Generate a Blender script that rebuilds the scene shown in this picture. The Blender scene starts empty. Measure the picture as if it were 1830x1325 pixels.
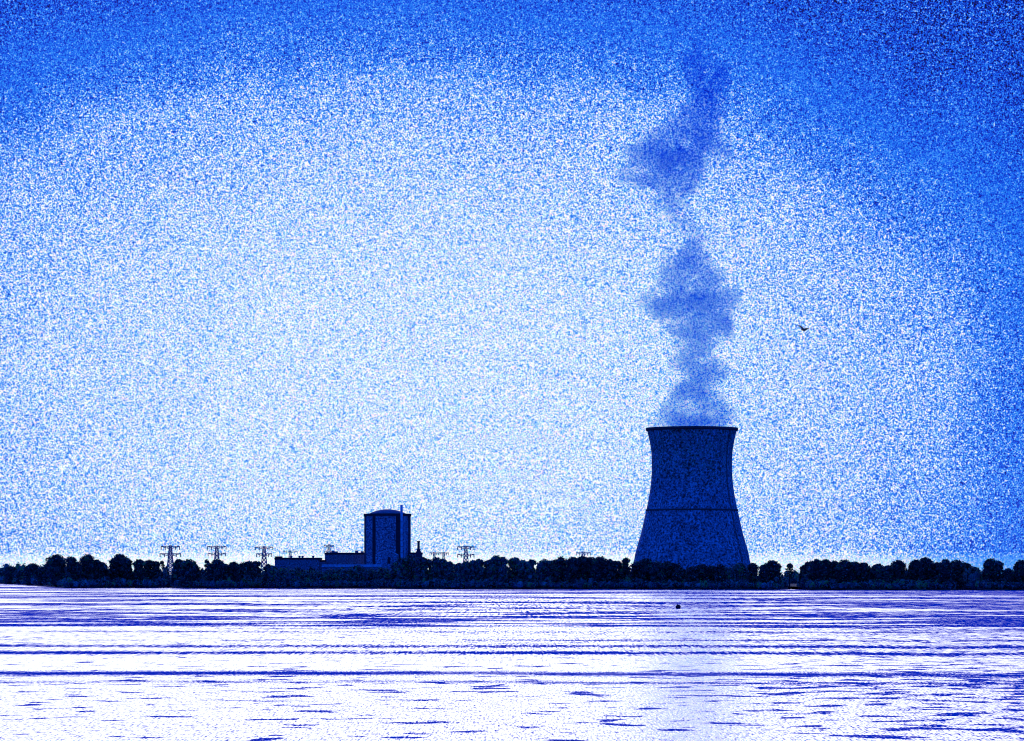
import bpy, bmesh, math, random
from mathutils import Vector, Matrix
R = math.radians
S = bpy.context.scene
COL = S.collection
random.seed(7)

# ------------------------------------------------------------------ camera
K = 0.0001731            # tangent per photograph pixel (1830 px wide)
HZ = 1030.0              # photograph row of the horizon
CH = 7.0                 # camera height above the water
cam = bpy.data.cameras.new('camera'); cam_o = bpy.data.objects.new('camera', cam); COL.objects.link(cam_o)
cam.sensor_width = 36; cam.lens = 36/(1830*K)
cam_o.location = (0, 0, CH); cam_o.rotation_euler = (R(90), 0, 0)
cam.shift_y = (HZ-662.5)/1830
cam.clip_start = 1; cam.clip_end = 120000
S.camera = cam_o
def at(px, py, Y):
    return Vector(((px-915)*K*Y, Y, CH+(HZ-py)*K*Y))

# ------------------------------------------------------------------ light
SUN_EL, SUN_AZ = 9.0, -3.0      # behind the plant, a little left of the view axis
S.view_settings.view_transform = 'Standard'; S.view_settings.look = 'None'
S.view_settings.exposure = 0; S.view_settings.gamma = 1
S.cycles.volume_bounces = 6
S.cycles.filter_width = 1.05
S.cycles.volume_step_rate = 1.5
S.cycles.sample_clamp_indirect = 6
sl = bpy.data.lights.new('sun', 'SUN'); sl.energy = .5; sl.angle = R(33); sl.color = (1, .985, .96)   # veiled by high cloud
so = bpy.data.objects.new('sun', sl); COL.objects.link(so)
sd = Vector((math.sin(R(SUN_AZ))*math.cos(R(SUN_EL)), math.cos(R(SUN_AZ))*math.cos(R(SUN_EL)), math.sin(R(SUN_EL))))
so.rotation_euler = sd.to_track_quat('Z', 'Y').to_euler(); so.location = (-300, 2000, 900)

def lin(r, g, b):
    f = lambda c: (c/255/12.92) if c/255 <= .04045 else ((c/255+.055)/1.055)**2.4
    return (f(r), f(g), f(b), 1)

class NT:
    """small node helper"""
    def __init__(s, nt): s.nt = nt; s.n = nt.nodes; s.l = nt.links
    def node(s, t, **kw):
        n = s.n.new(t)
        for k, v in kw.items(): setattr(n, k, v)
        return n
    def put(s, sock, v):
        if isinstance(v, bpy.types.NodeSocket): s.l.new(v, sock)
        elif v is not None: sock.default_value = v
    def m(s, op, a, b=None, c=None, clamp=False):
        n = s.node('ShaderNodeMath', operation=op, use_clamp=clamp)
        s.put(n.inputs[0], a)
        if b is not None: s.put(n.inputs[1], b)
        if c is not None: s.put(n.inputs[2], c)
        return n.outputs[0]
    def v(s, op, a, b=None):
        n = s.node('ShaderNodeVectorMath', operation=op)
        s.put(n.inputs[0], a)
        if b is not None:
            s.put(n.inputs[3] if op == 'SCALE' else n.inputs[1], b)
        return n.outputs['Value'] if op in ('LENGTH', 'DOT_PRODUCT') else n.outputs[0]
    def noise(s, vec, scale, detail=2, rough=.5, dist=0):
        n = s.node('ShaderNodeTexNoise'); s.put(n.inputs['Vector'], vec)
        n.inputs['Scale'].default_value = scale; n.inputs['Detail'].default_value = detail
        n.inputs['Roughness'].default_value = rough; n.inputs['Distortion'].default_value = dist
        return n.outputs['Fac'], n.outputs['Color']
    def ramp(s, fac, stops, interp='LINEAR'):
        n = s.node('ShaderNodeValToRGB'); n.color_ramp.interpolation = interp
        e = n.color_ramp.elements
        while len(e) > 1: e.remove(e[-1])
        for i, (p, c) in enumerate(stops):
            x = e[0] if i == 0 else e.new(p)
            x.position = p; x.color = c if not isinstance(c, (int, float)) else (c, c, c, 1)
        s.put(n.inputs[0], fac); return n.outputs[0]
    def rng(s, x, a, b, c=0, d=1, smooth=False):
        n = s.node('ShaderNodeMapRange', interpolation_type='SMOOTHSTEP' if smooth else 'LINEAR')
        s.put(n.inputs[0], x)
        for i, q in enumerate((a, b, c, d)): s.put(n.inputs[1+i], q)
        return n.outputs[0]
    def mix(s, f, a, b, mode='MIX'):
        n = s.node('ShaderNodeMix', data_type='RGBA', blend_type=mode)
        s.put(n.inputs[0], f); s.put(n.inputs[6], a); s.put(n.inputs[7], b); return n.outputs[2]
    def sep(s, v):
        n = s.node('ShaderNodeSeparateXYZ'); s.put(n.inputs[0], v); return n.outputs
    def comb(s, x, y, z):
        n = s.node('ShaderNodeCombineXYZ')
        for i, q in enumerate((x, y, z)): s.put(n.inputs[i], q)
        return n.outputs[0]

# ------------------------------------------------------------------ sky: radial glow with darkened outskirts painted in, fine grain noise added
W = bpy.data.worlds.new('World'); S.world = W; W.use_nodes = True
n = NT(W.node_tree)
tc = n.node('ShaderNodeTexCoord'); d = tc.outputs['Generated']
sx, sy, sz = n.sep(d)
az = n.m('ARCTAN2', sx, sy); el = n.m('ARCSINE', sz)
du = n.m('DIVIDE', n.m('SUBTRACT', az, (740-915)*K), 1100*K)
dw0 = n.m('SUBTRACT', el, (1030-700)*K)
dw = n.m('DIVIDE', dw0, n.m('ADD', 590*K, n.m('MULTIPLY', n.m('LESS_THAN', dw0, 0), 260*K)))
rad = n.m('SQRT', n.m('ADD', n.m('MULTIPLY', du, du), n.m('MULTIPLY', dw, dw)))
big, _ = n.noise(d, 26, 3, .55)                       # soft unevenness of the painted glow
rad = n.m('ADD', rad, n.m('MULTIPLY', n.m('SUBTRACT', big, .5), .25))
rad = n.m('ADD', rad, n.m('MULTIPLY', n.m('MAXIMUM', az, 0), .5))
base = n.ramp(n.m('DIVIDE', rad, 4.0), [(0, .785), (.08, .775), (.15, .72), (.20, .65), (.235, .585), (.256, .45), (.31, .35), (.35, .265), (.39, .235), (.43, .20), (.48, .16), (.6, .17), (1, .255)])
hz = n.m('MULTIPLY', n.rng(el, 52*K, 26*K, 0, 1, True), n.rng(rad, .6, 1.5, .19, .08))   # white fringe over the treetops, painted into the sky as a low band
g1, gc = n.noise(d, 2150, 1.5, .55)
g2, _ = n.noise(n.v('ADD', d, (3.1, 1.7, 5.2)), 1050, 1, .5)
gr = n.m('ADD', n.m('MULTIPLY', n.m('SUBTRACT', g1, .5), 1.35), n.m('MULTIPLY', n.m('SUBTRACT', g2, .5), .55))
amp = n.ramp(n.m('DIVIDE', rad, 4.0), [(0, .82), (.12, .92), (.17, 1.1), (.22, 1.15), (.255, 1.05), (.29, .65), (.33, .95), (.38, 1.25), (.43, .85), (1, .3)])
damp = n.rng(el, 46*K, 26*K, 1, .35, True)
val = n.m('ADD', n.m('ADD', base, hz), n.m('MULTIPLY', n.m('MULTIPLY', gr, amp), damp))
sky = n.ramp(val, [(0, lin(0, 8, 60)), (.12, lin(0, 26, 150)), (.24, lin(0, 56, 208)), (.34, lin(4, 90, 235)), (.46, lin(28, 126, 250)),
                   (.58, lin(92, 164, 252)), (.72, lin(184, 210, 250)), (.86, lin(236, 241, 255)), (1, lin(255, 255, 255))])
# hue wander of the added grain: violet to cyan
cr, cg, cb = n.sep(gc)
hue = n.comb(n.rng(cr, .3, .7, .6, 1.15), n.rng(cg, .3, .7, .75, 1.25), 1.0)
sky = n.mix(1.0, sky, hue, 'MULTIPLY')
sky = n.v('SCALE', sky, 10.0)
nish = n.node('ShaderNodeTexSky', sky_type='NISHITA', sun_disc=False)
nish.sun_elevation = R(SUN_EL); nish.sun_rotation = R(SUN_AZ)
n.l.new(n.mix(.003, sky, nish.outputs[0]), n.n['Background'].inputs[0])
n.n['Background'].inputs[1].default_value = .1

# ------------------------------------------------------------------ materials
def mat(name):
    m = bpy.data.materials.new(name); m.use_nodes = True
    t = NT(m.node_tree); return m, t, t.n['Principled BSDF']
def speckled(name, ca, cb, cc, scale, rough=.85, bump=.3, amt=.5, lines=None):
    """weathered surface: two broad tones, fine blotches, a few contrasting stains"""
    m, t, p = mat(name)
    o = t.node('ShaderNodeTexCoord').outputs['Object']
    a, _ = t.noise(o, scale, 5, .65); b, _ = t.noise(o, scale*5, 3, .6); c, _ = t.noise(t.v('ADD', o, (31, 7, 3)), scale*2.3, 4, .6)
    col = t.mix(t.rng(a, .35, .65), ca, cb)
    col = t.mix(t.m('MULTIPLY', t.rng(c, .56, .66), amt), col, cc)
    k = t.rng(b, .36, .64, .15, 1.8)
    col = t.mix(1, col, t.comb(k, k, k), 'MULTIPLY')
    if lines:
        z = t.sep(o)[2]
        w = t.m('FRACT', t.m('DIVIDE', z, lines))
        f = t.rng(w, 0, .12, .7, 1)
        col = t.mix(1, col, t.comb(f, f, f), 'MULTIPLY')
    t.put(p.inputs['Base Color'], col); p.inputs['Roughness'].default_value = rough
    bn = t.node('ShaderNodeBump'); bn.inputs['Strength'].default_value = bump; t.put(bn.inputs['Height'], b); t.put(p.inputs['Normal'], bn.outputs[0])
    return m
def plain(name, c, rough=.7, metal=0, scale=.6):
    m, t, p = mat(name)
    o = t.node('ShaderNodeTexCoord').outputs['Object']
    a, _ = t.noise(o, scale, 4, .6); k = t.rng(a, .3, .7, .6, 1.4)
    t.put(p.inputs['Base Color'], t.mix(1, (*c, 1), t.comb(k, k, k), 'MULTIPLY'))
    p.inputs['Roughness'].default_value = rough; p.inputs['Metallic'].default_value = metal
    return m

M = {}
def tower_concrete():
    m, t, p = mat('tower_concrete')
    o = t.node('ShaderNodeTexCoord').outputs['Object']; z = t.sep(o)[2]
    a, _ = t.noise(o, .05, 5, .6); b, _ = t.noise(o, .5, 2, .7); c, _ = t.noise(t.v('ADD', o, (31, 7, 3)), .6, 2, .65); e, _ = t.noise(t.v('MULTIPLY', o, (.3, .3, .04)), 1, 3, .6)
    col = t.mix(t.rng(a, .35, .65), (.40, .42, .46, 1), (.58, .59, .62, 1))
    upper_green = t.m('MULTIPLY', t.rng(t.m('ADD', z, t.m('MULTIPLY', t.m('SUBTRACT', a, .5), 70)), 82, 112, .12, .85), t.rng(c, .47, .56))   # green blotches, stronger towards the top of the shell
    col = t.mix(upper_green, col, (.13, .46, .27, 1))
    k = t.m('MULTIPLY', t.rng(b, .36, .64, .12, 1.75), t.rng(e, .3, .7, .78, 1.22))
    f = t.rng(t.m('FRACT', t.m('DIVIDE', z, 9)), 0, .12, .75, 1)
    k = t.m('MULTIPLY', k, f)
    t.put(p.inputs['Base Color'], t.mix(1, col, t.comb(k, k, k), 'MULTIPLY')); p.inputs['Roughness'].default_value = .9
    return m
M['shell'] = tower_concrete()
M['rim'] = plain('rim_concrete', (.10, .10, .10), .9)
M['ringm'] = plain('ring_concrete', (.13, .14, .12), .9)
M['wall'] = speckled('containment_concrete', (.36, .37, .42, 1), (.5, .51, .54, 1), (.45, .85, .75, 1), .16, amt=.7)
M['dome'] = plain('dome_concrete', (.30, .30, .32), .8)
M['dark'] = plain('dark_concrete', (.06, .06, .065), .9)
M['pipe'] = plain('bright_steel_cladding', (.72, .86, .88), .5, scale=.25)
M['clad'] = speckled('hall_cladding', (.26, .27, .32, 1), (.4, .41, .44, 1), (.32, .6, .46, 1), .2, amt=.7)
M['cope'] = plain('dark_coping', (.05, .05, .055), .8)
M['light'] = plain('pale_roof_sheet', (.8, .95, .95), .5)
M['steel'] = plain('galvanised_steel', (.42, .43, .46), .6)
M['stack'] = plain('sooty_steel', (.08, .08, .09), .7)
M['bark'] = plain('bark', (.07, .05, .035), .95, scale=2)
M['soil'] = speckled('shore_soil', (.05, .05, .03, 1), (.09, .08, .05, 1), (.12, .12, .09, 1), .05)
M['bird'] = plain('dark_plumage', (.05, .05, .055), .8, scale=12)
M['buoy'] = plain('dark_rubber', (.012, .012, .013), .75, scale=6)
M['band'] = plain('buoy_band', (.05, .05, .055), .6, scale=6)

def leaf(name, c0, c1, trans, pale):
    m, t, p = mat(name)
    gi = t.node('ShaderNodeNewGeometry')
    rnd = gi.outputs['Random Per Island']
    o = t.node('ShaderNodeTexCoord').outputs['Object']
    a, _ = t.noise(o, .35, 3, .6)
    col = t.mix(t.rng(a, .35, .65), c0, c1)
    k = t.m('POWER', t.rng(t.m('FRACT', t.m('MULTIPLY', rnd, 37.3)), 0, 1, .2, 1.65), 2.4)
    col = t.mix(1, col, t.comb(k, k, k), 'MULTIPLY')
    col = t.mix(t.m('GREATER_THAN', rnd, 1-pale), col, (.42, .72, .12, 1))     # yellowing leaf clusters
    col = t.mix(t.m('LESS_THAN', rnd, pale*.8), col, (.30, .62, .5, 1))       # silvery undersides
    q, _ = t.noise(t.v('ADD', o, (9, 4, 2)), .75, 2, .6)
    col = t.mix(t.m('MULTIPLY', t.rng(q, .56, .61), pale*7), col, (.24, .5, .36, 1))         # paler sprays of foliage
    t.put(p.inputs['Base Color'], col); p.inputs['Roughness'].default_value = .7
    tr = t.node('ShaderNodeBsdfTranslucent'); t.put(tr.inputs[0], col)
    mx = t.node('ShaderNodeMixShader'); mx.inputs[0].default_value = trans
    t.l.new(p.outputs[0], mx.inputs[1]); t.l.new(tr.outputs[0], mx.inputs[2])
    t.l.new(mx.outputs[0], t.n['Material Output'].inputs['Surface'])
    return m
M['leaf'] = leaf('dark_leaves', (.045, .06, .04, 1), (.07, .095, .06, 1), .12, .05)
M['leaf2'] = leaf('mixed_leaves', (.055, .08, .07, 1), (.09, .12, .11, 1), .12, .15)

# ------------------------------------------------------------------ mesh helpers
def obj(name, bm, m, parent=None, smooth=False):
    me = bpy.data.meshes.new(name); bm.to_mesh(me); bm.free()
    if m: me.materials.append(m)
    if smooth:
        for p in me.polygons: p.use_smooth = True
    o = bpy.data.objects.new(name, me); COL.objects.link(o)
    if parent: o.parent = parent
    return o
def thing(name, label, cat, loc, group=None):
    o = bpy.data.objects.new(name, None); COL.objects.link(o); o.location = loc
    o['label'] = label; o['category'] = cat
    if group: o['group'] = group
    return o
def tag(o, label, cat, group=None):
    o['label'] = label; o['category'] = cat
    if group: o['group'] = group
    return o
def box(bm, x0, x1, y0, y1, z0, z1):
    v = [bm.verts.new(c) for c in ((x0,y0,z0),(x1,y0,z0),(x1,y1,z0),(x0,y1,z0),(x0,y0,z1),(x1,y0,z1),(x1,y1,z1),(x0,y1,z1))]
    for f in ((3,2,1,0),(4,5,6,7),(0,1,5,4),(1,2,6,5),(2,3,7,6),(3,0,4,7)): bm.faces.new([v[i] for i in f])
def bar(bm, a, b, r, seg=5):
    a, b = Vector(a), Vector(b); q = (b-a).to_track_quat('Z', 'Y')
    ra, rb = [], []
    for i in range(seg):
        t = 2*math.pi*i/seg; u = q @ Vector((math.cos(t)*r, math.sin(t)*r, 0))
        ra.append(bm.verts.new(a+u)); rb.append(bm.verts.new(b+u))
    for i in range(seg):
        j = (i+1) % seg; bm.faces.new((ra[i], ra[j], rb[j], rb[i]))
    bm.faces.new(ra[::-1]); bm.faces.new(rb)
def lathe(bm, prof, seg=64, a0=0, a1=2*math.pi, ox=0, oy=0, cap0=False, cap1=False):
    full = abs(a1-a0-2*math.pi) < 1e-6; ns = seg if full else seg+1
    rings = []
    for r, z in prof:
        if r < 1e-6: rings.append([bm.verts.new((ox, oy, z))]); continue
        rings.append([bm.verts.new((ox+r*math.cos(a0+(a1-a0)*i/seg), oy+r*math.sin(a0+(a1-a0)*i/seg), z)) for i in range(ns)])
    for A, B in zip(rings, rings[1:]):
        for i in range(seg):
            j = (i+1) % ns
            if len(A) == 1: bm.faces.new((A[0], B[j], B[i])) if False else bm.faces.new((A[0], B[i], B[j]))
            elif len(B) == 1: bm.faces.new((A[i], A[j], B[0]))
            else: bm.faces.new((A[i], A[j], B[j], B[i]))
    if cap0: bm.faces.new(rings[0][::-1])
    if cap1: bm.faces.new(rings[-1])
def ico(bm, c, rx, ry, rz, sub=2, jit=0):
    r = bmesh.ops.create_icosphere(bm, subdivisions=sub, radius=1)
    for v in r['verts']:
        k = 1+random.uniform(-jit, jit)
        v.co = Vector((c[0]+v.co.x*rx*k, c[1]+v.co.y*ry*k, c[2]+v.co.z*rz*k))

# ------------------------------------------------------------------ the shore line and the land
SHORE = [(-900,1042.6),(-300,1043),(0,1043.6),(40,1045.5),(80,1048.5),(115,1051.5),(220,1051),(285,1051),(300,1050.4),(330,1052),(400,1052.3),(460,1051.6),
         (520,1052.4),(640,1052.2),(760,1053),(900,1053.6),(1100,1054),(1250,1054.3),(1385,1054.6),(1408,1053.5),(1416,1047.5),(1426,1047.5),(1433,1053.5),(1450,1055),(1600,1055.2),
         (1700,1055.5),(1720,1054.4),(1760,1055.6),(1830,1055.6),(2200,1056),(2800,1056)]
def shore_y(px):
    for (a, ya), (b, yb) in zip(SHORE, SHORE[1:]):
        if a <= px <= b:
            y = ya+(yb-ya)*(px-a)/(b-a); return CH/((y-HZ)*K)
    return CH/((SHORE[0 if px < 0 else -1][1]-HZ)*K)
bm = bmesh.new(); rows = []
pxs = sorted(set([-900+20*i for i in range(186)]+[s[0] for s in SHORE]+[1410, 1413, 1420, 1430, 1436]))
for px in pxs:
    Y = shore_y(px); t = (px-915)*K
    wob = 2.5*math.sin(px*.37)+1.5*math.sin(px*.11)
    r = []
    for dy, z in ((-8, -1.2), (0, .02), (3, .7), (14, 1.1), (60, 1.5)):
        yy = Y+dy+wob; r.append(bm.verts.new((t*Y, yy, z)))
    for yy, z in ((3300, 1.8), (9000, 2), (60000, 2)): r.append(bm.verts.new((t*(Y if yy < 4000 else yy*1.3), max(yy, Y+200), z)))
    rows.append(r)
for A, B in zip(rows, rows[1:]):
    for i in range(7): bm.faces.new((A[i], B[i], B[i+1], A[i+1]))
g = obj('ground', bm, M['soil']); g['kind'] = 'structure'

# ------------------------------------------------------------------ water: tilted wave faces drawn from world-space swell, chop and wakes
m, t, p = mat('lake_water')
pos = t.node('ShaderNodeNewGeometry').outputs['Position']
px_, py_, pz_ = t.sep(pos)
def field(sx, sy, detail, rough, off):
    q = t.comb(t.m('ADD', t.m('DIVIDE', px_, sx), off), t.m('DIVIDE', py_, sy), off*.7)
    return t.noise(q, 1.0, detail, rough)[0]
far = t.rng(py_, 380, 480, 0, 1, True)
vfar = t.rng(py_, 600, 900, 0, 1, True)
def blend(f, a, b): return t.m('ADD', a, t.m('MULTIPLY', f, t.m('SUBTRACT', b, a)))
# ruffled lanes: short dashes close in, longer streaks farther out
dash = field(3.0, 3.4, 3, .55, 3.0)
mid = field(26, 17, 4, .62, 11.0)
lane = field(90, 70, 4, .66, 23.0)
broad = field(420, 160, 2, .5, 41.0)
streak = blend(far, dash, blend(vfar, mid, lane))
east = t.rng(t.m('DIVIDE', px_, py_), .03, .16, 0, 1, True)     # breeze ruffles the eastern side
thr = blend(far, .575, blend(vfar, .475, .475))
thr = t.m('SUBTRACT', thr, t.m('ADD', t.m('MULTIPLY', east, .068), t.m('MULTIPLY', t.m('SUBTRACT', broad, .5), .22)))
steep = t.rng(t.m('SUBTRACT', streak, thr), 0, .05, 0, 1, True)
# boat wake: long low crests lying across the bay
wake = None
bend = t.m('ADD', py_, t.m('MULTIPLY', t.m('SUBTRACT', field(30, 400, 3, .55, 71.0), .5), 22))
bend = t.m('ADD', bend, t.m('MULTIPLY', px_, .045))
for yc, w_, s_, o_ in ((455, 9, .8, 5.), (405, 7, .9, 15.), (352, 4, .9, 20.), (321, 6.2, 1.4, 25.), (293, 5.8, 1.45, 35.), (231, 4.6, 1.25, 45.), (212, 2.6, .7, 55.)):
    gq = t.m('DIVIDE', t.m('SUBTRACT', bend, yc), w_)
    e = t.m('MULTIPLY', t.m('EXPONENT', t.m('MULTIPLY', t.m('MULTIPLY', gq, gq), -1)), s_)
    e = t.m('MULTIPLY', e, t.rng(field(22, 900, 4, .62, o_), .38, .58, .55 if s_ > 1.2 else 0, 1))
    wake = e if wake is None else t.m('ADD', wake, e)
steep = t.m('MINIMUM', t.m('ADD', steep, wake), 1.2)
# glitter: ripples whose visible facets grow with distance
g0 = field(.11, 1.6, 2, .6, 57.0); g1_ = field(.24, 7, 2, .6, 67.0); g2_ = field(.55, 38, 2, .6, 77.0)
h0 = field(.10, 1.7, 2, .6, 157.0); h1_ = field(.22, 8, 2, .6, 167.0); h2_ = field(.5, 42, 2, .6, 177.0)
f1 = t.rng(py_, 200, 320, 0, 1, True); f2 = t.rng(py_, 430, 650, 0, 1, True)
gl = blend(f2, blend(f1, g0, g1_), g2_); hl = blend(f2, blend(f1, h0, h1_), h2_)
calm = t.m('ADD', .85, t.m('ADD', t.m('MULTIPLY', far, .2), t.m('MULTIPLY', east, .3)))
gy = t.m('MULTIPLY', t.m('SUBTRACT', gl, .47), t.m('MULTIPLY', calm, 1.2))
gx = t.m('MULTIPLY', t.m('SUBTRACT', hl, .5), 1.0)
tilt = t.m('MAXIMUM', t.m('ADD', t.m('MULTIPLY', steep, .30), gy), -.01)
nrm = t.v('NORMALIZE', t.comb(gx, t.m('MULTIPLY', tilt, -1), 1.0))
t.put(p.inputs['Normal'], nrm)
p.inputs['Base Color'].default_value = (.0, .24, .8, 1)
p.inputs['Roughness'].default_value = .2
p.inputs['IOR'].default_value = 1.5
bm = bmesh.new()
ys = [-300, 0, 60, 100, 150, 220, 320, 480, 700, 1000, 1400, 2000, 3200, 6000]
vr = [[bm.verts.new((x*(1500+abs(y)*1.2), y, 0)) for x in (-1, -.5, 0, .5, 1)] for y in ys]
for A, B in zip(vr, vr[1:]):
    for i in range(4): bm.faces.new((A[i], A[i+1], B[i+1], B[i]))
wt = obj('water', bm, m); wt['kind'] = 'structure'

# ------------------------------------------------------------------ cooling tower
TY = 3040.0; TS = K*TY
tw = thing('cooling_tower', 'huge flared concrete cooling tower giving off steam', 'cooling tower', (at(1236.5, HZ, TY).x, TY, 0))
prof_px = [(1046, 121), (1030, 113.5), (1005, 104.3), (989, 101), (970, 95.7), (951, 90.3), (930, 85.6), (912, 81.5), (893, 77.6), (874, 74.4), (855, 72.5), (835, 71.6), (815, 72.0), (800, 73.6), (784, 76.6), (773, 79.2), (766, 80.6)]
prof = [(h*TS, CH+(HZ-y)*TS) for y, h in prof_px]
def smooth_prof(p, k=4):
    out = []
    for i in range(len(p)-1):
        p0, p1, p2, p3 = p[max(i-1, 0)], p[i], p[i+1], p[min(i+2, len(p)-1)]
        for j in range(k):
            t_ = j/k
            out.append(tuple(.5*((2*b)+(-a+c)*t_+(2*a-5*b+4*c-d_)*t_*t_+(-a+3*b-3*c+d_)*t_**3) for a, b, c, d_ in zip(p0, p1, p2, p3)))
    out.append(p[-1]); return out
prof = smooth_prof(prof); prof[0] = (prof[0][0], 1.0)
inner = [(r-1.2, z) for r, z in prof[::-1]]
bm = bmesh.new(); lathe(bm, prof+inner, 128); obj('shell', bm, M['shell'], tw, True)
rz, rr = prof[-1][1], prof[-1][0]
bm = bmesh.new(); lathe(bm, [(rr-1.3, rz-2.6), (rr+.25, rz-2.4), (rr+.9, rz-1.8), (rr+1.0, rz+.3), (rr-1.6, rz+.3), (rr-1.6, rz-2.6)], 128); obj('rim', bm, M['rim'], tw, True)
def r_at(z):
    for (r0, z0), (r1, z1) in zip(prof, prof[1:]):
        if z0 <= z <= z1: return r0+(r1-r0)*(z-z0)/(z1-z0)
zz = CH+(HZ-912)*TS; ra = r_at(zz)
bm = bmesh.new(); lathe(bm, [(ra-.3, zz-.9), (ra+.7, zz-.7), (ra+.5, zz+.7), (ra-.5, zz+.8)], 128); obj('stiffening_ring', bm, M['ringm'], tw, True)
bm = bmesh.new(); a = -math.acos(.82); prev = None
for i in range(41):
    z = 4+(rz-8)*i/40; r = r_at(z)+.45; c = Vector((r*math.cos(a), r*math.sin(a), z))
    if prev:
        for s in (-.7, .7):
            o_ = Vector((-math.sin(a), math.cos(a), 0))*s; bar(bm, prev+o_, c+o_, .18, 4)
        bar(bm, c+Vector((-math.sin(a), math.cos(a), 0))*.7, c-Vector((-math.sin(a), math.cos(a), 0))*.7, .16, 4)
    prev = c
obj('ladder', bm, M['ringm'], tw)

# ------------------------------------------------------------------ steam plume (one soft volume)
BL = [(1240,756,72,18,.95,0),(1212,735,36,24,.85,5),(1268,728,36,30,.95,-5),(1240,700,46,30,.9,0),(1258,668,40,26,.9,4),(1230,645,38,26,.85,-4),(1245,618,40,26,.95,3),(1222,592,34,24,.9,6),(1256,580,44,30,1.0,-6),
      (1292,578,22,32,1.05,3),(1300,540,24,26,1.05,-3),(1180,556,28,22,.95,5),(1164,536,24,16,.85,0),(1210,545,44,30,1.05,-4),(1256,540,46,30,1.1,5),(1205,508,34,24,.95,0),(1262,500,40,26,.95,3),(1226,478,46,28,1.0,-3),(1240,452,32,20,.95,0),(1200,462,22,18,.85,4),
      (1236,425,28,16,.6,0),(1222,400,24,16,.62,3),(1206,378,24,22,.8,0),(1196,350,32,24,1.0,3),(1218,328,40,26,1.1,-3),(1168,318,48,24,1.05,4),(1132,308,26,20,.95,0),(1150,278,36,26,1.0,-4),(1196,284,50,34,1.1,4),(1238,290,34,32,1.05,-2),
      (1186,250,40,22,1.0,3),(1222,228,40,26,1.05,-3),(1262,250,34,36,1.0,4),(1296,268,16,34,.75,0),(1258,205,36,30,1.1,0),(1228,196,26,16,.9,0),(1266,170,30,28,1.2,3),(1284,140,20,30,1.2,-2),(1252,138,24,26,1.15,2),(1242,110,20,24,1.15,0),(1264,112,16,18,1.0,2),(1250,84,11,20,1.1,0)]
px0 = at(1236, HZ, TY)
m = bpy.data.materials.new('steam'); m.use_nodes = True; t = NT(m.node_tree)
t.n.remove(t.n['Principled BSDF'])
o_ = t.node('ShaderNodeTexCoord').outputs['Object']
wn = t.node('ShaderNodeTexNoise'); t.put(wn.inputs['Vector'], o_); wn.inputs['Scale'].default_value = .045; wn.inputs['Detail'].default_value = 5; wn.inputs['Roughness'].default_value = .62
warp = t.v('SCALE', t.v('SUBTRACT', wn.outputs['Color'], (.5, .5, .5)), 40.0)
q = t.v('ADD', o_, warp)
acc = None
bm = bmesh.new()
for (x, y, rx, ry, de, oy) in BL:
    rx, ry = rx*1.12, ry*1.12
    c = at(x, y, TY)-Vector((px0.x, TY, 0)); c.y = oy*TS
    sx_, sz_ = rx*TS, ry*TS; sy_ = (sx_+sz_)/2
    dv = t.v('LENGTH', t.v('MULTIPLY', t.v('SUBTRACT', q, tuple(c)), (1/sx_, 1/sy_, 1/sz_)))
    e = t.rng(dv, 1.12, .62, 0, de)
    acc = e if acc is None else t.m('MAXIMUM', acc, e)
    ico(bm, c, sx_*1.2, sy_*1.2, sz_*1.2, 3)
dn, _ = t.noise(o_, .075, 5, .66)
edge = t.m('ADD', acc, t.m('MULTIPLY', t.m('SUBTRACT', dn, .5), 3.0))
dens = t.m('MULTIPLY', t.rng(edge, .36, .48, 0, 1, True), t.m('ADD', .35, t.m('MULTIPLY', acc, .75)))
va = t.node('ShaderNodeVolumeAbsorption'); va.inputs['Color'].default_value = (.0, .46, .98, 1)
vs = t.node('ShaderNodeVolumeScatter'); vs.inputs['Color'].default_value = (.3, .6, 1, 1); vs.inputs['Anisotropy'].default_value = .3
t.put(va.inputs['Density'], t.m('MULTIPLY', dens, .05)); t.put(vs.inputs['Density'], t.m('MULTIPLY', dens, .010))
ad = t.node('ShaderNodeAddShader'); t.l.new(va.outputs[0], ad.inputs[0]); t.l.new(vs.outputs[0], ad.inputs[1])
t.l.new(ad.outputs[0], t.n['Material Output'].inputs['Volume'])
tmp = obj('hull', bm, None)
md = tmp.modifiers.new('r', 'REMESH'); md.mode = 'VOXEL'; md.voxel_size = 4.0
me = bpy.data.meshes.new_from_object(tmp.evaluated_get(bpy.context.evaluated_depsgraph_get()))
bpy.data.objects.remove(tmp); me.name = 'steam_plume'; me.materials.clear(); me.materials.append(m)
st = bpy.data.objects.new('steam_plume', me); COL.objects.link(st); st.location = (px0.x, TY, 0)
# the hull starts a little above the rim
tag(st, 'tall ragged plume of steam rising from the cooling tower mouth', 'steam plume')

# ------------------------------------------------------------------ reactor containment and halls
def zpx(py, Y): return CH+(HZ-py)*K*Y
def xpx(px, Y): return (px-915)*K*Y
Y = 2900.0; s = K*Y; cx = xpx(692.5, Y); Rr = 41.6*s; G = 1.2
rb = thing('reactor_building', 'tall cylindrical concrete reactor building with shallow dome', 'reactor building', (cx, Y, G))
bm = bmesh.new(); lathe(bm, [(Rr, 0), (Rr, zpx(923, Y)-G)], 96); obj('wall', bm, M['wall'], rb, True)
zt = zpx(918.6, Y)-G; zb = zpx(923, Y)-G
bm = bmesh.new(); lathe(bm, [(Rr-.1, zb), (Rr+.5, zb), (Rr+.5, zt), (Rr-1, zt), (Rr-1, zt-1)], 96); obj('parapet', bm, M['dark'], rb)
cap_r, cap_h = 36*s, 9.3*s; sr = (cap_r**2+cap_h**2)/(2*cap_h); amax = math.asin(cap_r/sr)
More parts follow.
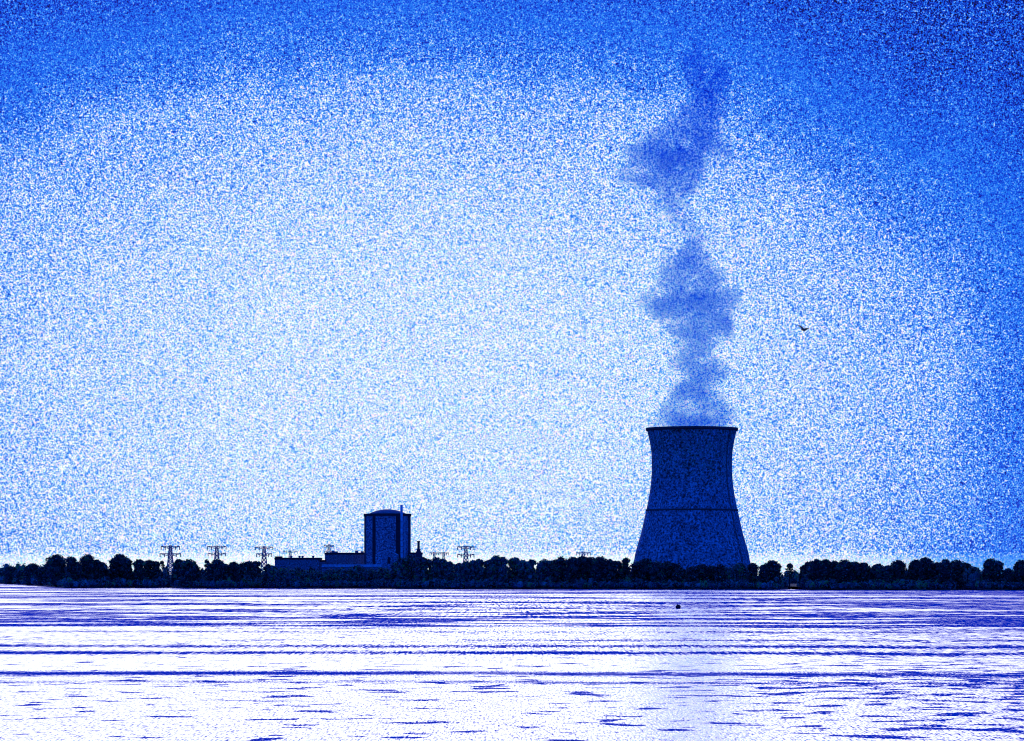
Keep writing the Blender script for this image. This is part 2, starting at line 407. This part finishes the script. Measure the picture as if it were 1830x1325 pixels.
pr = [(Rr-.9, zt-1.2), (cap_r, zt-.9)]+[(sr*math.sin(amax*(1-i/10)), zt-.6+sr*(math.cos(amax*(1-i/10))-math.cos(amax))) for i in range(11)]
pr[-1] = (0, pr[-1][1])
bm = bmesh.new(); lathe(bm, pr, 96); obj('dome', bm, M['dome'], rb, True)
def on_wall(px): dx = (px-692.5)*s; return dx, -math.sqrt(max(Rr*Rr-dx*dx, 0))
for px, w in ((670, 1.4), (712.5, 1.8), (731, .9), (653.5, .8)):
    dx, dy = on_wall(px); bm = bmesh.new(); box(bm, dx-w, dx+w, dy-.9, dy+1.6, 0, zb); obj('pilaster', bm, M['dark'], rb)
dx, dy = on_wall(718.8); bm = bmesh.new(); lathe(bm, [(1.15, 8), (1.15, zpx(903.2, Y)-G), (.8, zpx(903.2, Y)-G), (.8, zpx(903.2, Y)-G-3)], 20, ox=dx, oy=dy-2.0)
vp = obj('vent_pipe', bm, M['pipe'], rb, True)
for k in range(9):
    bm = bmesh.new(); lathe(bm, [(1.16, 10+k*5.5), (1.4, 10+k*5.5), (1.4, 10.5+k*5.5), (1.16, 10.5+k*5.5)], 20, ox=dx, oy=dy-2.0); obj('pipe_bracket', bm, M['steel'], vp)
bm = bmesh.new(); dx, dy = on_wall(724); box(bm, dx-.8, dx+.8, dy-.5, dy+1, 6, zb-.2); obj('cable_duct', bm, M['pipe'], rb)

def hall(name, label, px0_, px1_, top, Y, depth, cope=1.6, extra=None):
    x0, x1 = xpx(px0_, Y), xpx(px1_, Y); o = thing(name, label, 'building', ((x0+x1)/2, Y, G))
    w = (x1-x0)/2; h = zpx(top, Y)-G
    bm = bmesh.new(); box(bm, -w, w, 0, depth, 0, h-cope)
    nb = max(3, int(w*2/7))
    obj('wall', bm, M['clad'], o)
    for k in range(nb+1):
        pass
    bm = bmesh.new(); box(bm, -w-.4, w+.4, -.4, depth+.4, h-cope, h); obj('roof', bm, M['cope'], o)
    bm = bmesh.new()
    for k in range(nb):
        xx = -w+(k+.5)*2*w/nb; box(bm, xx-.35, xx+.35, -.25, .2, 0, h-cope-.1)
    obj('wall_rib', bm, M['steel'], o)
    return o, w, h
o, w, h = hall('low_hall', 'long low flat roofed hall left of the reactor building', 491, 570, 997, 2900, 45)
bm = bmesh.new(); box(bm, -w, -w+12*K*2900, 3, 15, h, h+2.4*K*2900); obj('roof_plant_room', bm, M['cope'], o)
for f in (.36, .55, .62, .86):
    bm = bmesh.new(); xx = -w+2*w*f; lathe(bm, [(.9, h), (.9, h+1.0), (1.3, h+1.1), (1.3, h+1.6), (0, h+1.9)], 12, ox=xx, oy=6); obj('roof_vent', bm, M['steel'], o)
o, w, h = hall('link_building', 'small dark link block between the low hall and the turbine hall', 570.6, 580, 1001, 2910, 30)
o, w, h = hall('turbine_hall', 'tall dark turbine hall joined to the left of reactor building', 580.6, 652, 988, 2925, 40)
for f, hh in ((.2, 1.6), (.28, 1.2), (.79, 2.0), (.93, 1.3)):
    bm = bmesh.new(); xx = -w+2*w*f; box(bm, xx-1.4, xx+1.4, 3, 6, h, h+hh); obj('roof_vent', bm, M['steel'], o)
# annex with a pale roof edge
Y2 = 2820.0; x0, x1 = xpx(576, Y2), xpx(681, Y2); w = (x1-x0)/2; h = zpx(1009, Y2)-G
o = thing('annex', 'low annex with a pale roof edge below the turbine hall', 'building', ((x0+x1)/2, Y2, G))
bm = bmesh.new(); box(bm, -w, w, 0, 30, 0, h-2.3); obj('wall', bm, M['clad'], o)
bm = bmesh.new(); box(bm, -w-.5, w+.5, -.5, 30.5, h-2.3, h); obj('roof', bm, M['light'], o)
# round-topped auxiliary building before the cylinder
Y3 = 2840.0; x0, x1 = xpx(671, Y3), xpx(711, Y3); w = (x1-x0)/2; h0 = zpx(993, Y3)-G; h1 = zpx(985.5, Y3)-G
o = thing('auxiliary_building', 'arched roof block standing against the reactor building foot', 'building', ((x0+x1)/2, Y3, G))
bm = bmesh.new(); N = 16
arc = [(-w+2*w*i/N, h0+(h1-h0)*math.sin(math.pi*i/N)) for i in range(N+1)]
fr = [bm.verts.new((x, 0, z)) for x, z in [(-w, 0)]+arc+[(w, 0)]]; bk = [bm.verts.new((v.co.x, 16, v.co.z)) for v in fr]
bm.faces.new(fr)
bm.faces.new(bk[::-1])
for i in range(len(fr)-1): bm.faces.new((fr[i+1], fr[i], bk[i], bk[i+1]))
obj('wall', bm, M['wall'], o)
bm = bmesh.new()
for (xa, za), (xb, zb_) in zip(arc, arc[1:]):
    v = [bm.verts.new(c) for c in ((xa,-.5,za+.02),(xb,-.5,zb_+.02),(xb,-.5,zb_+.75),(xa,-.5,za+.75),(xa,16.3,za+.02),(xb,16.3,zb_+.02),(xb,16.3,zb_+.75),(xa,16.3,za+.75))]
    for f in ((0,1,2,3),(3,2,6,7),(7,6,5,4),(4,5,1,0)): bm.faces.new([v[i] for i in f])
obj('roof', bm, M['pipe'], o)
bm = bmesh.new(); box(bm, w*.1, w*.32, -.3, .3, h0-7, h0-1.5); obj('window', bm, M['cope'], o)
o, w, h = hall('service_block', 'dark square block beside the right of reactor building', 731, 753.5, 987.6, 2890, 25)
# chimney
Yc = 2880.0; cc = xpx(748, Yc); sc = K*Yc
o = thing('chimney', 'thin dark chimney stack right of the reactor building', 'chimney', (cc, Yc, G))
hc = zpx(967.4, Yc)-G; hb = zpx(987, Yc)-G
bm = bmesh.new(); lathe(bm, [(2.6, 0), (2.3, hb), (1.15, hb+2.5), (1.05, hc), (.7, hc), (.7, hc-3)], 24); obj('flue', bm, M['stack'], o, True)
bm = bmesh.new(); lathe(bm, [(1.0, hc-8.2), (1.9, hc-8), (1.9, hc-7.2), (1.0, hc-7)], 24); obj('platform', bm, M['stack'], o)
bm = bmesh.new(); lathe(bm, [(1.0, hc-1), (1.35, hc-.9), (1.35, hc+.1), (.7, hc+.1)], 24); obj('flue_cap', bm, M['stack'], o)

# ------------------------------------------------------------------ pylons
def pylon(px, top, Y, arm, lv, label, thick=1.0, base=4.4):
    s = K*Y; H = zpx(top, Y)-1.5
    o = thing('pylon', label, 'pylon', (xpx(px, Y), Y, 1.5), 'transmission pylons behind the trees')
    tr = .36*thick
    hw = lambda z: base*(1-z/H)**1.2*.8+1.15
    bm = bmesh.new(); nb = 9
    zs = [H*(i/nb) for i in range(nb+1)]
    for i in range(nb):
        a, b = hw(zs[i]), hw(zs[i+1])
        P = lambda h_, z: [Vector((q*h_, r_*h_, z)) for q, r_ in ((-1,-1),(1,-1),(1,1),(-1,1))]
        A, B = P(a, zs[i]), P(b, zs[i+1])
        for k in range(4):
            bar(bm, A[k], B[k], tr, 4); bar(bm, A[k], B[(k+1) % 4], tr*.75, 4); bar(bm, A[(k+1) % 4], B[k], tr*.75, 4)
            bar(bm, B[k], B[(k+1) % 4], tr*.7, 4)
    obj('mast', bm, M['steel'], o)
    for py, half in lv:
        z = zpx(py, Y)-1.5; half = half*s
        bm = bmesh.new()
        for sg in (-1, 1):
            e = Vector((sg*half, 0, z+.7)); h_ = hw(min(z, H))
            for yy in (-1, 1):
                bar(bm, (sg*h_*.4, yy*h_, z-1.8), e, tr*.6, 4); bar(bm, (sg*h_*.4, yy*h_, z+.8), e, tr*.6, 4)
                for f in (.3, .55, .8):
                    bar(bm, Vector((sg*h_*.4, yy*h_, z-1.8)).lerp(e, f), Vector((sg*h_*.4, yy*h_, z+.8)).lerp(e, f-.12), tr*.4, 4)
        ca = obj('crossarm', bm, M['steel'], o)
        for sg in (-1, 1):
            for f in (.97, .55):
                bm = bmesh.new(); xx = sg*half*f; zz_ = z+.5
                lathe(bm, [(0, zz_-3.4)]+[(.45*thick if i % 2 else .2*thick, zz_-3.2+i*.38) for i in range(8)]+[(0, zz_-.1)], 8, ox=xx)
                obj('insulator', bm, M['steel'], ca)
    return o
pylon(304.5, 975.5, 3300, 17, ((978, 17), (991, 19)), 'first pylon from the left, above a gap in the trees', 1.5)
pylon(387.5, 976, 3350, 17, ((978, 17), (990, 16)), 'second pylon from the left, rising behind a rounded tree', 1.3)
pylon(472, 977, 3350, 17, ((979, 16), (991, 14)), 'pylon just left of the long low hall', 1.3)
pylon(518.5, 984.5, 4300, 15, ((986, 13),), 'faint small pylon above the low hall roof', 1.0)
pylon(588, 973.5, 3900, 10, ((976, 9), (986, 8)), 'pylon top showing over the turbine hall roof', 1.1)
pylon(776, 987.5, 4400, 9, ((989, 8),), 'left of two faint low pylons right of the chimney', 1.2)
pylon(793, 987.5, 4400, 9, ((989, 9),), 'right of two faint low pylons right of the chimney', 1.2)
pylon(832.5, 976.5, 3300, 16, ((978.5, 15), (992, 15)), 'pylon with wide double arms, farthest right of the tall ones', 1.45)
pylon(1042.5, 986.5, 3700, 14, ((989, 13),), 'lone pylon head between reactor and cooling tower', 1.1)

# ------------------------------------------------------------------ trees on the shore
TREES = [(3,1021,11),(21,1015,13),(38,1021,8),(58,1009.5,14),(76,1014,8),(87,1006,8),(104,994,16),(127,996,9),(139,1005,6),(155,992.5,12),(171,1002,9),(184,1007,9),(203,999,8),(215,992,12),(228,999,9),
 (249,1001,10),(266,1002.5,10),(280,1004,7),(292,1003,6),(318,1001,10),(336,1002,12),(350,1011,9),(371,1001,6),(388,1002.5,15),(403,1009,7),(416,1006,10),(430,1009,8),(445,1005,13),(457,1004,8),
 (479,1010,8),(488,1013,9),(506,1018,12),(524,1020,13),(545,1023,13),(566,1024,14),(590,1020,13),(612,1019,13),(638,1014.5,18),(662,1019,12),(686,1018,13),(707,1006,9),(720,998,9),(736,993.5,11),(751,996.5,9),
 (765,1000.5,9),(779,998,10),(792,1000,9),(804,1005,8),(820,1008,11),(835,1005,9),(846,1002.5,8),(858,1000.5,9),(873,1002.5,9),(888,994.5,11),(901,997,8),(918,998,12),(936,1003,9),(947,1001,8),(973,1002,13),(989,1003,9),
 (1004,997,11),(1022,997.5,12),(1039,996,13),(1055,998,11),(1074,997,13),(1090,1001,10),(1104,1004,10),(1117,998,7),(1140,1004.5,12),(1157,1000.5,14),(1175,1006,12),(1192,1005,11),(1205,1008.5,9),(1215,1016,8),
 (1239,1014,10),(1255,1010,13),(1272,1013,11),(1286,1010,8),(1302,1016,12),(1323,1009,13),(1345,1008,9),(1363,1011,7),(1378,1003.5,13),(1391,1011,5),(1411,1008,8),(1433,1013,5),(1443,1006,10),(1457,1001.5,12),(1475,1002,13),(1490,1003.5,9),
 (1508,1003,14),(1529,1006,12),(1546,1007,10),(1568,1010,12),(1585,1012,10),(1604,1003,12),(1636,1002,11),(1655,998.5,13),(1675,1006,9),(1690,1001,12),(1708,1003,12),(1724,1007.5,11),(1741,1015,10),(1770,1001,14),(1785,1004,8),(1800,1018,11),(1824,1003,13)]
OWN = {104: 'flat topped tree, tallest crown near the left end', 155: 'twin peaked tall tree right of the flat topped tree', 215: 'tall pointed tree left of the first pylon',
       388: 'rounded tree standing below the second pylon', 371: 'slim leaning tree left of the rounded tree under the second pylon', 638: 'wide domed dark tree in front of the annex', 736: 'tallest tree in front of the service block by the reactor',
       888: 'tall tree, highest crown midway between reactor and cooling tower', 1157: 'wide rounded tree across the left foot of the cooling tower', 1255: 'low rounded tree before the middle of the cooling tower',
       1378: 'tall bushy tree right of the cooling tower, left of the gap', 1411: 'thin open tree with sky showing through beside the gap', 1457: 'broad dark tree just right of the gap, top corner of the dark wood',
       1655: 'tall ragged tree, highest crown of the black wood at right', 1770: 'square shouldered dark tree near the right end', 1824: 'dark tree cut by the right edge of the picture', 3: 'low tree cut by the left edge of the picture',
       318: 'tree right beside the first pylon, right of the gap', 1004: 'tree starting the even level row left of the lone pylon head', 1117: 'small tree with a knob top ending the row left of cooling tower'}
LM = [(3, 'the tree cut by the left edge'), (104, 'the flat topped tall tree'), (215, 'the tall pointed tree'), (304, 'the first pylon'), (388, 'the second pylon'), (472, 'the pylon by the low hall'), (580, 'the left end of the turbine hall'),
      (650, "the reactor building's left edge"), (748, 'the thin chimney'), (832, 'the wide armed pylon'), (888, 'the tall tree midway to the cooling tower'), (1042, 'the lone pylon head'), (1130, "the cooling tower's left foot"),
      (1237, "the cooling tower's middle"), (1340, "the cooling tower's right foot"), (1421, 'the deep gap in the trees'), (1655, 'the tall ragged tree'), (1770, 'the square shouldered tree'), (1824, 'the tree at the right edge')]
ORD = ['first', 'second', 'third', 'fourth', 'fifth', 'sixth', 'seventh', 'eighth', 'ninth']
def tree_label(px, top, hw):
    if px in OWN: return OWN[px]
    lx, ph = min(LM, key=lambda l: abs(l[0]-px))
    side = 'right' if px > lx else 'left'
    k = sum(1 for q in TREES if (lx < q[0] <= px if px > lx else px <= q[0] < lx))
    ad = 'tall' if top < 1000 else 'low' if top > 1011 else ''
    wd = 'broad' if hw >= 13 else 'narrow' if hw <= 8 else 'rounded'
    return f"{(ad+' '+wd).strip()} shore tree, {ORD[k-1]} {side} of {ph}"
import numpy as np
RG = np.random.default_rng(11)
_b = bmesh.new(); bmesh.ops.create_icosphere(_b, subdivisions=2, radius=1)
ICV = np.array([v.co[:] for v in _b.verts]); ICF = np.array([[v.index for v in f.verts] for f in _b.faces]); _b.free()
class Leaves:
    def __init__(s): s.v = []; s.f = []; s.n = 0
    def add(s, v, f): s.v.append(v); s.f += (f+s.n).tolist(); s.n += len(v)
    def core(s, c, rx, ry, rz, jit):
        s.add(ICV*np.array((rx, ry, rz))*(1+RG.uniform(-jit, jit, (len(ICV), 1)))+np.array(c[:]), ICF)
    def leaves(s, c, r, n, size, front=False, spread=(.8, 1.24)):
        d_ = RG.normal(size=(n, 3))
        if front: d_[:, 1] = -abs(d_[:, 1])
        d_ /= np.linalg.norm(d_, axis=1)[:, None]
        ctr = np.array(c[:])+d_*np.array(r)*RG.uniform(*spread, (n, 1))
        a = RG.normal(size=(n, 3))*.6+d_; a /= np.linalg.norm(a, axis=1)[:, None]
        u = np.cross(a, RG.normal(size=(n, 3))); u /= np.linalg.norm(u, axis=1)[:, None]; w_ = np.cross(a, u)
        k = size*RG.uniform(.6, 1.1, (n, 1)); k2 = k*RG.uniform(.5, 1, (n, 1))
        v = np.stack((ctr+u*k, ctr+w_*k2, ctr-u*k, ctr-w_*k2), 1).reshape(-1, 3)
        s.add(v, np.arange(4*n).reshape(n, 4))
    def make(s, name, m, parent=None):
        me = bpy.data.meshes.new(name); me.from_pydata(np.concatenate(s.v).tolist(), [], s.f); me.materials.append(m)
        o = bpy.data.objects.new(name, me); COL.objects.link(o)
        if parent: o.parent = parent
        return o
for (px, top, hw) in TREES:
    Yt = shore_y(px if not 1405 < px < 1436 else (1400 if px < 1421 else 1440))+random.uniform(10, 26); s = K*Yt
    H = zpx(top, Yt)-1.0; w = hw*s*1.15
    tr = thing('tree', tree_label(px, top, hw), 'tree', (xpx(px, Yt), Yt, 1.0), 'trees along the far shore')
    bm = bmesh.new(); lean = random.uniform(-.05, .05)*H
    segs = [(0, .42), (.25, .34), (.55, .24), (.8, .12)]
    for (f0, r0), (f1, r1) in zip(segs, segs[1:]):
        a, b = Vector((lean*f0, 0, H*f0)), Vector((lean*f1, 0, H*f1)); q = 7
        A = [bm.verts.new(a+Vector((math.cos(6.283*i/q)*r0, math.sin(6.283*i/q)*r0, 0))) for i in range(q)]
        B = [bm.verts.new(b+Vector((math.cos(6.283*i/q)*r1, math.sin(6.283*i/q)*r1, 0))) for i in range(q)]
        for i in range(q): bm.faces.new((A[i], A[(i+1) % q], B[(i+1) % q], B[i]))
    for k in range(6):
        f = random.uniform(.3, .75); a = Vector((lean*f, 0, H*f)); th = random.uniform(0, 6.28)
        bar(bm, a, a+Vector((math.cos(th)*w*.6, math.sin(th)*w*.6, H*random.uniform(.08, .2))), .1, 5)
    obj('trunk', bm, M['bark'], tr, True)
    open_ = px in (1411, 371, 292)
    L = Leaves(); clumps = []
    zl = .42 if px == 1411 else .5 if px == 371 else .08
    nc = 8 if open_ else 22
    for k in range(nc):
        f = zl+(1-zl)*(k+.5)/nc
        wid = w*(min(1, .66+.85*(1-f)) if f > .7 else 1.0 if open_ else 1.18)
        r = random.uniform(.36, .56)*w*(.8 if open_ else 1); th = k*2.4+random.uniform(-.6, .6); rad_ = max(wid-r, 0)*random.uniform(.55, 1)
        z = min(H*f, H-r*.85)
        clumps.append((Vector((lean*f+math.cos(th)*rad_, math.sin(th)*rad_*.9, z)), r))
    clumps.append((Vector((lean+random.uniform(-.15, .15)*w, 0, H-.44*w)), .46*w))
    if not open_:
        for sg in (-1, 1): clumps.append((Vector((lean+sg*w*random.uniform(.42, .6), random.uniform(-.3, .3)*w, H-random.uniform(.5, .75)*w)), .46*w))
    for c, r in clumps:
        if not open_: L.core(c, r*.8, r*.8, r*.76, .2)
        L.leaves(c, r, int(26+(r/s)**2*2.4), 1.75*s)
    mixed = 480 < px < 1000 or 1290 < px < 1330
    L.make('crown', M['leaf2'] if mixed else M['leaf'], tr)

# low scrub that fills the bank below and behind the crowns
L = Leaves(); px = -250
while px < 2080:
    Yt = shore_y(px)
    if 1406 < px < 1436: Yt = CH/(17.4*K)
    s = K*Yt; gap = 1409 < px < 1433 or 294 < px < 309 or 1124 < px < 1130
    for dyy, h0_, h1_ in ((4, 8, 13), (14, 12, 19), (36, 27, 38)):
        if gap and dyy > 20: continue
        hgt = random.uniform(h0_, h1_)*s*(1.4 if gap else 1.0)
        if 1335 < px < 1450 and dyy > 20: hgt *= .75
        r = random.uniform(5, 8)*s
        c = Vector((xpx(px+random.uniform(-3, 3), Yt), Yt+dyy+random.uniform(-2, 2), .9+hgt*.45))
        L.core(c, r*.85, r*.7, hgt*.48, .2)
        L.leaves(c, (r, r*.85, hgt*.55), 46 if dyy < 20 else 90, 1.6*s, True, (.9, 1.1))
    px += 5.5
u = L.make('undergrowth', M['leaf2']); u['kind'] = 'stuff'

# the wood goes on beyond the picture's edges
L = Leaves()
for px in list(range(-700, -12, 12))+list(range(1846, 2500, 12)):
    Yt = shore_y(px)+20; s = K*Yt; top = random.uniform(1000, 1014); H = zpx(top, Yt)-1
    for k in range(9):
        r = random.uniform(6, 9)*s; c = Vector((xpx(px+random.uniform(-8, 8), Yt), Yt+random.uniform(-6, 6), 1+H*(k+.5)/9*.9))
        L.core(c, r*.85, r*.85, r*.8, .25); L.leaves(c, r, 24, 2*s)
u = L.make('far_wood', M['leaf']); u['kind'] = 'stuff'

# ------------------------------------------------------------------ bird in flight
Yb = 400.0; s = K*Yb
bp = at(1437, 590, Yb)
bm = bmesh.new()
def loft(secs):
    prev = None
    for c, a, b, ax in secs:     # elliptical sections; ax = axis of travel
        q = Vector(ax).to_track_quat('Z', 'Y'); ring = [bm.verts.new(Vector(c)+q @ Vector((math.cos(6.283*i/10)*a, math.sin(6.283*i/10)*b, 0))) for i in range(10)]
        if prev:
            for i in range(10): bm.faces.new((prev[i], prev[(i+1) % 10], ring[(i+1) % 10], ring[i]))
        else: bm.faces.new(ring[::-1])
        prev = ring
    bm.faces.new(prev)
# body heading right and away; wings raised
loft([((-.34,.0,.03),.02,.09,(1,0,0)),((-.22,0,.01),.05,.07,(1,0,0)),((-.08,0,-.02),.095,.10,(1,0,0)),((.06,0,-.02),.10,.11,(1,0,0)),((.17,0,.0),.075,.08,(1,0,0)),((.25,0,.035),.055,.06,(1,0,0)),((.31,0,.04),.045,.045,(1,0,0)),((.36,0,.03),.018,.02,(1,0,0)),((.42,0,.015),.007,.008,(1,0,0))])
loft([((0,-.05,.02),.035,.13,(-.6,-.6,.5)),((-.22,-.25,.18),.03,.13,(-.6,-.5,.5)),((-.45,-.45,.36),.024,.10,(-.7,-.5,.35)),((-.66,-.6,.45),.014,.06,(-.7,-.5,.25)),((-.80,-.7,.48),.006,.02,(-.7,-.5,.2))])
loft([((0,.05,.03),.03,.11,(.6,.6,.5)),((.25,.3,.16),.024,.10,(.7,.6,.3)),((.5,.55,.20),.018,.07,(.8,.5,.1)),((.70,.75,.20),.006,.02,(.8,.5,.0))])
tmp = obj('h', bm, None); md = tmp.modifiers.new('r', 'REMESH'); md.mode = 'VOXEL'; md.voxel_size = .014
me = bpy.data.meshes.new_from_object(tmp.evaluated_get(bpy.context.evaluated_depsgraph_get())); bpy.data.objects.remove(tmp)
me.name = 'bird'; me.materials.clear(); me.materials.append(M['bird'])
b = bpy.data.objects.new('bird', me); COL.objects.link(b); b.location = bp; b.scale = (1.05,)*3
tag(b, 'dark bird gliding in the sky right of the steam plume', 'bird')

# ------------------------------------------------------------------ buoy
Yq = CH/((1088-HZ)*K); s = K*Yq
o = thing('buoy', 'small dark round buoy floating on the water below the cooling tower', 'buoy', (xpx(1212, Yq), Yq, 0))
r = 4.5*s
bm = bmesh.new(); lathe(bm, [(0, -.3*r), (.7*r, -.2*r), (.95*r, .3*r), (1.0*r, .75*r), (.9*r, 1.15*r), (.6*r, 1.45*r), (0, 1.52*r)], 28); obj('float', bm, M['buoy'], o, True)
bm = bmesh.new(); lathe(bm, [(.98*r, .62*r), (1.04*r, .64*r), (1.04*r, .9*r), (.95*r, .92*r)], 28); obj('band', bm, M['band'], o)
bm = bmesh.new(); lathe(bm, [(.22*r, 1.5*r), (.2*r, 1.75*r), (.12*r, 1.78*r), (0, 1.78*r)], 14, ox=-.35*r); obj('mooring_eye', bm, M['band'], o)
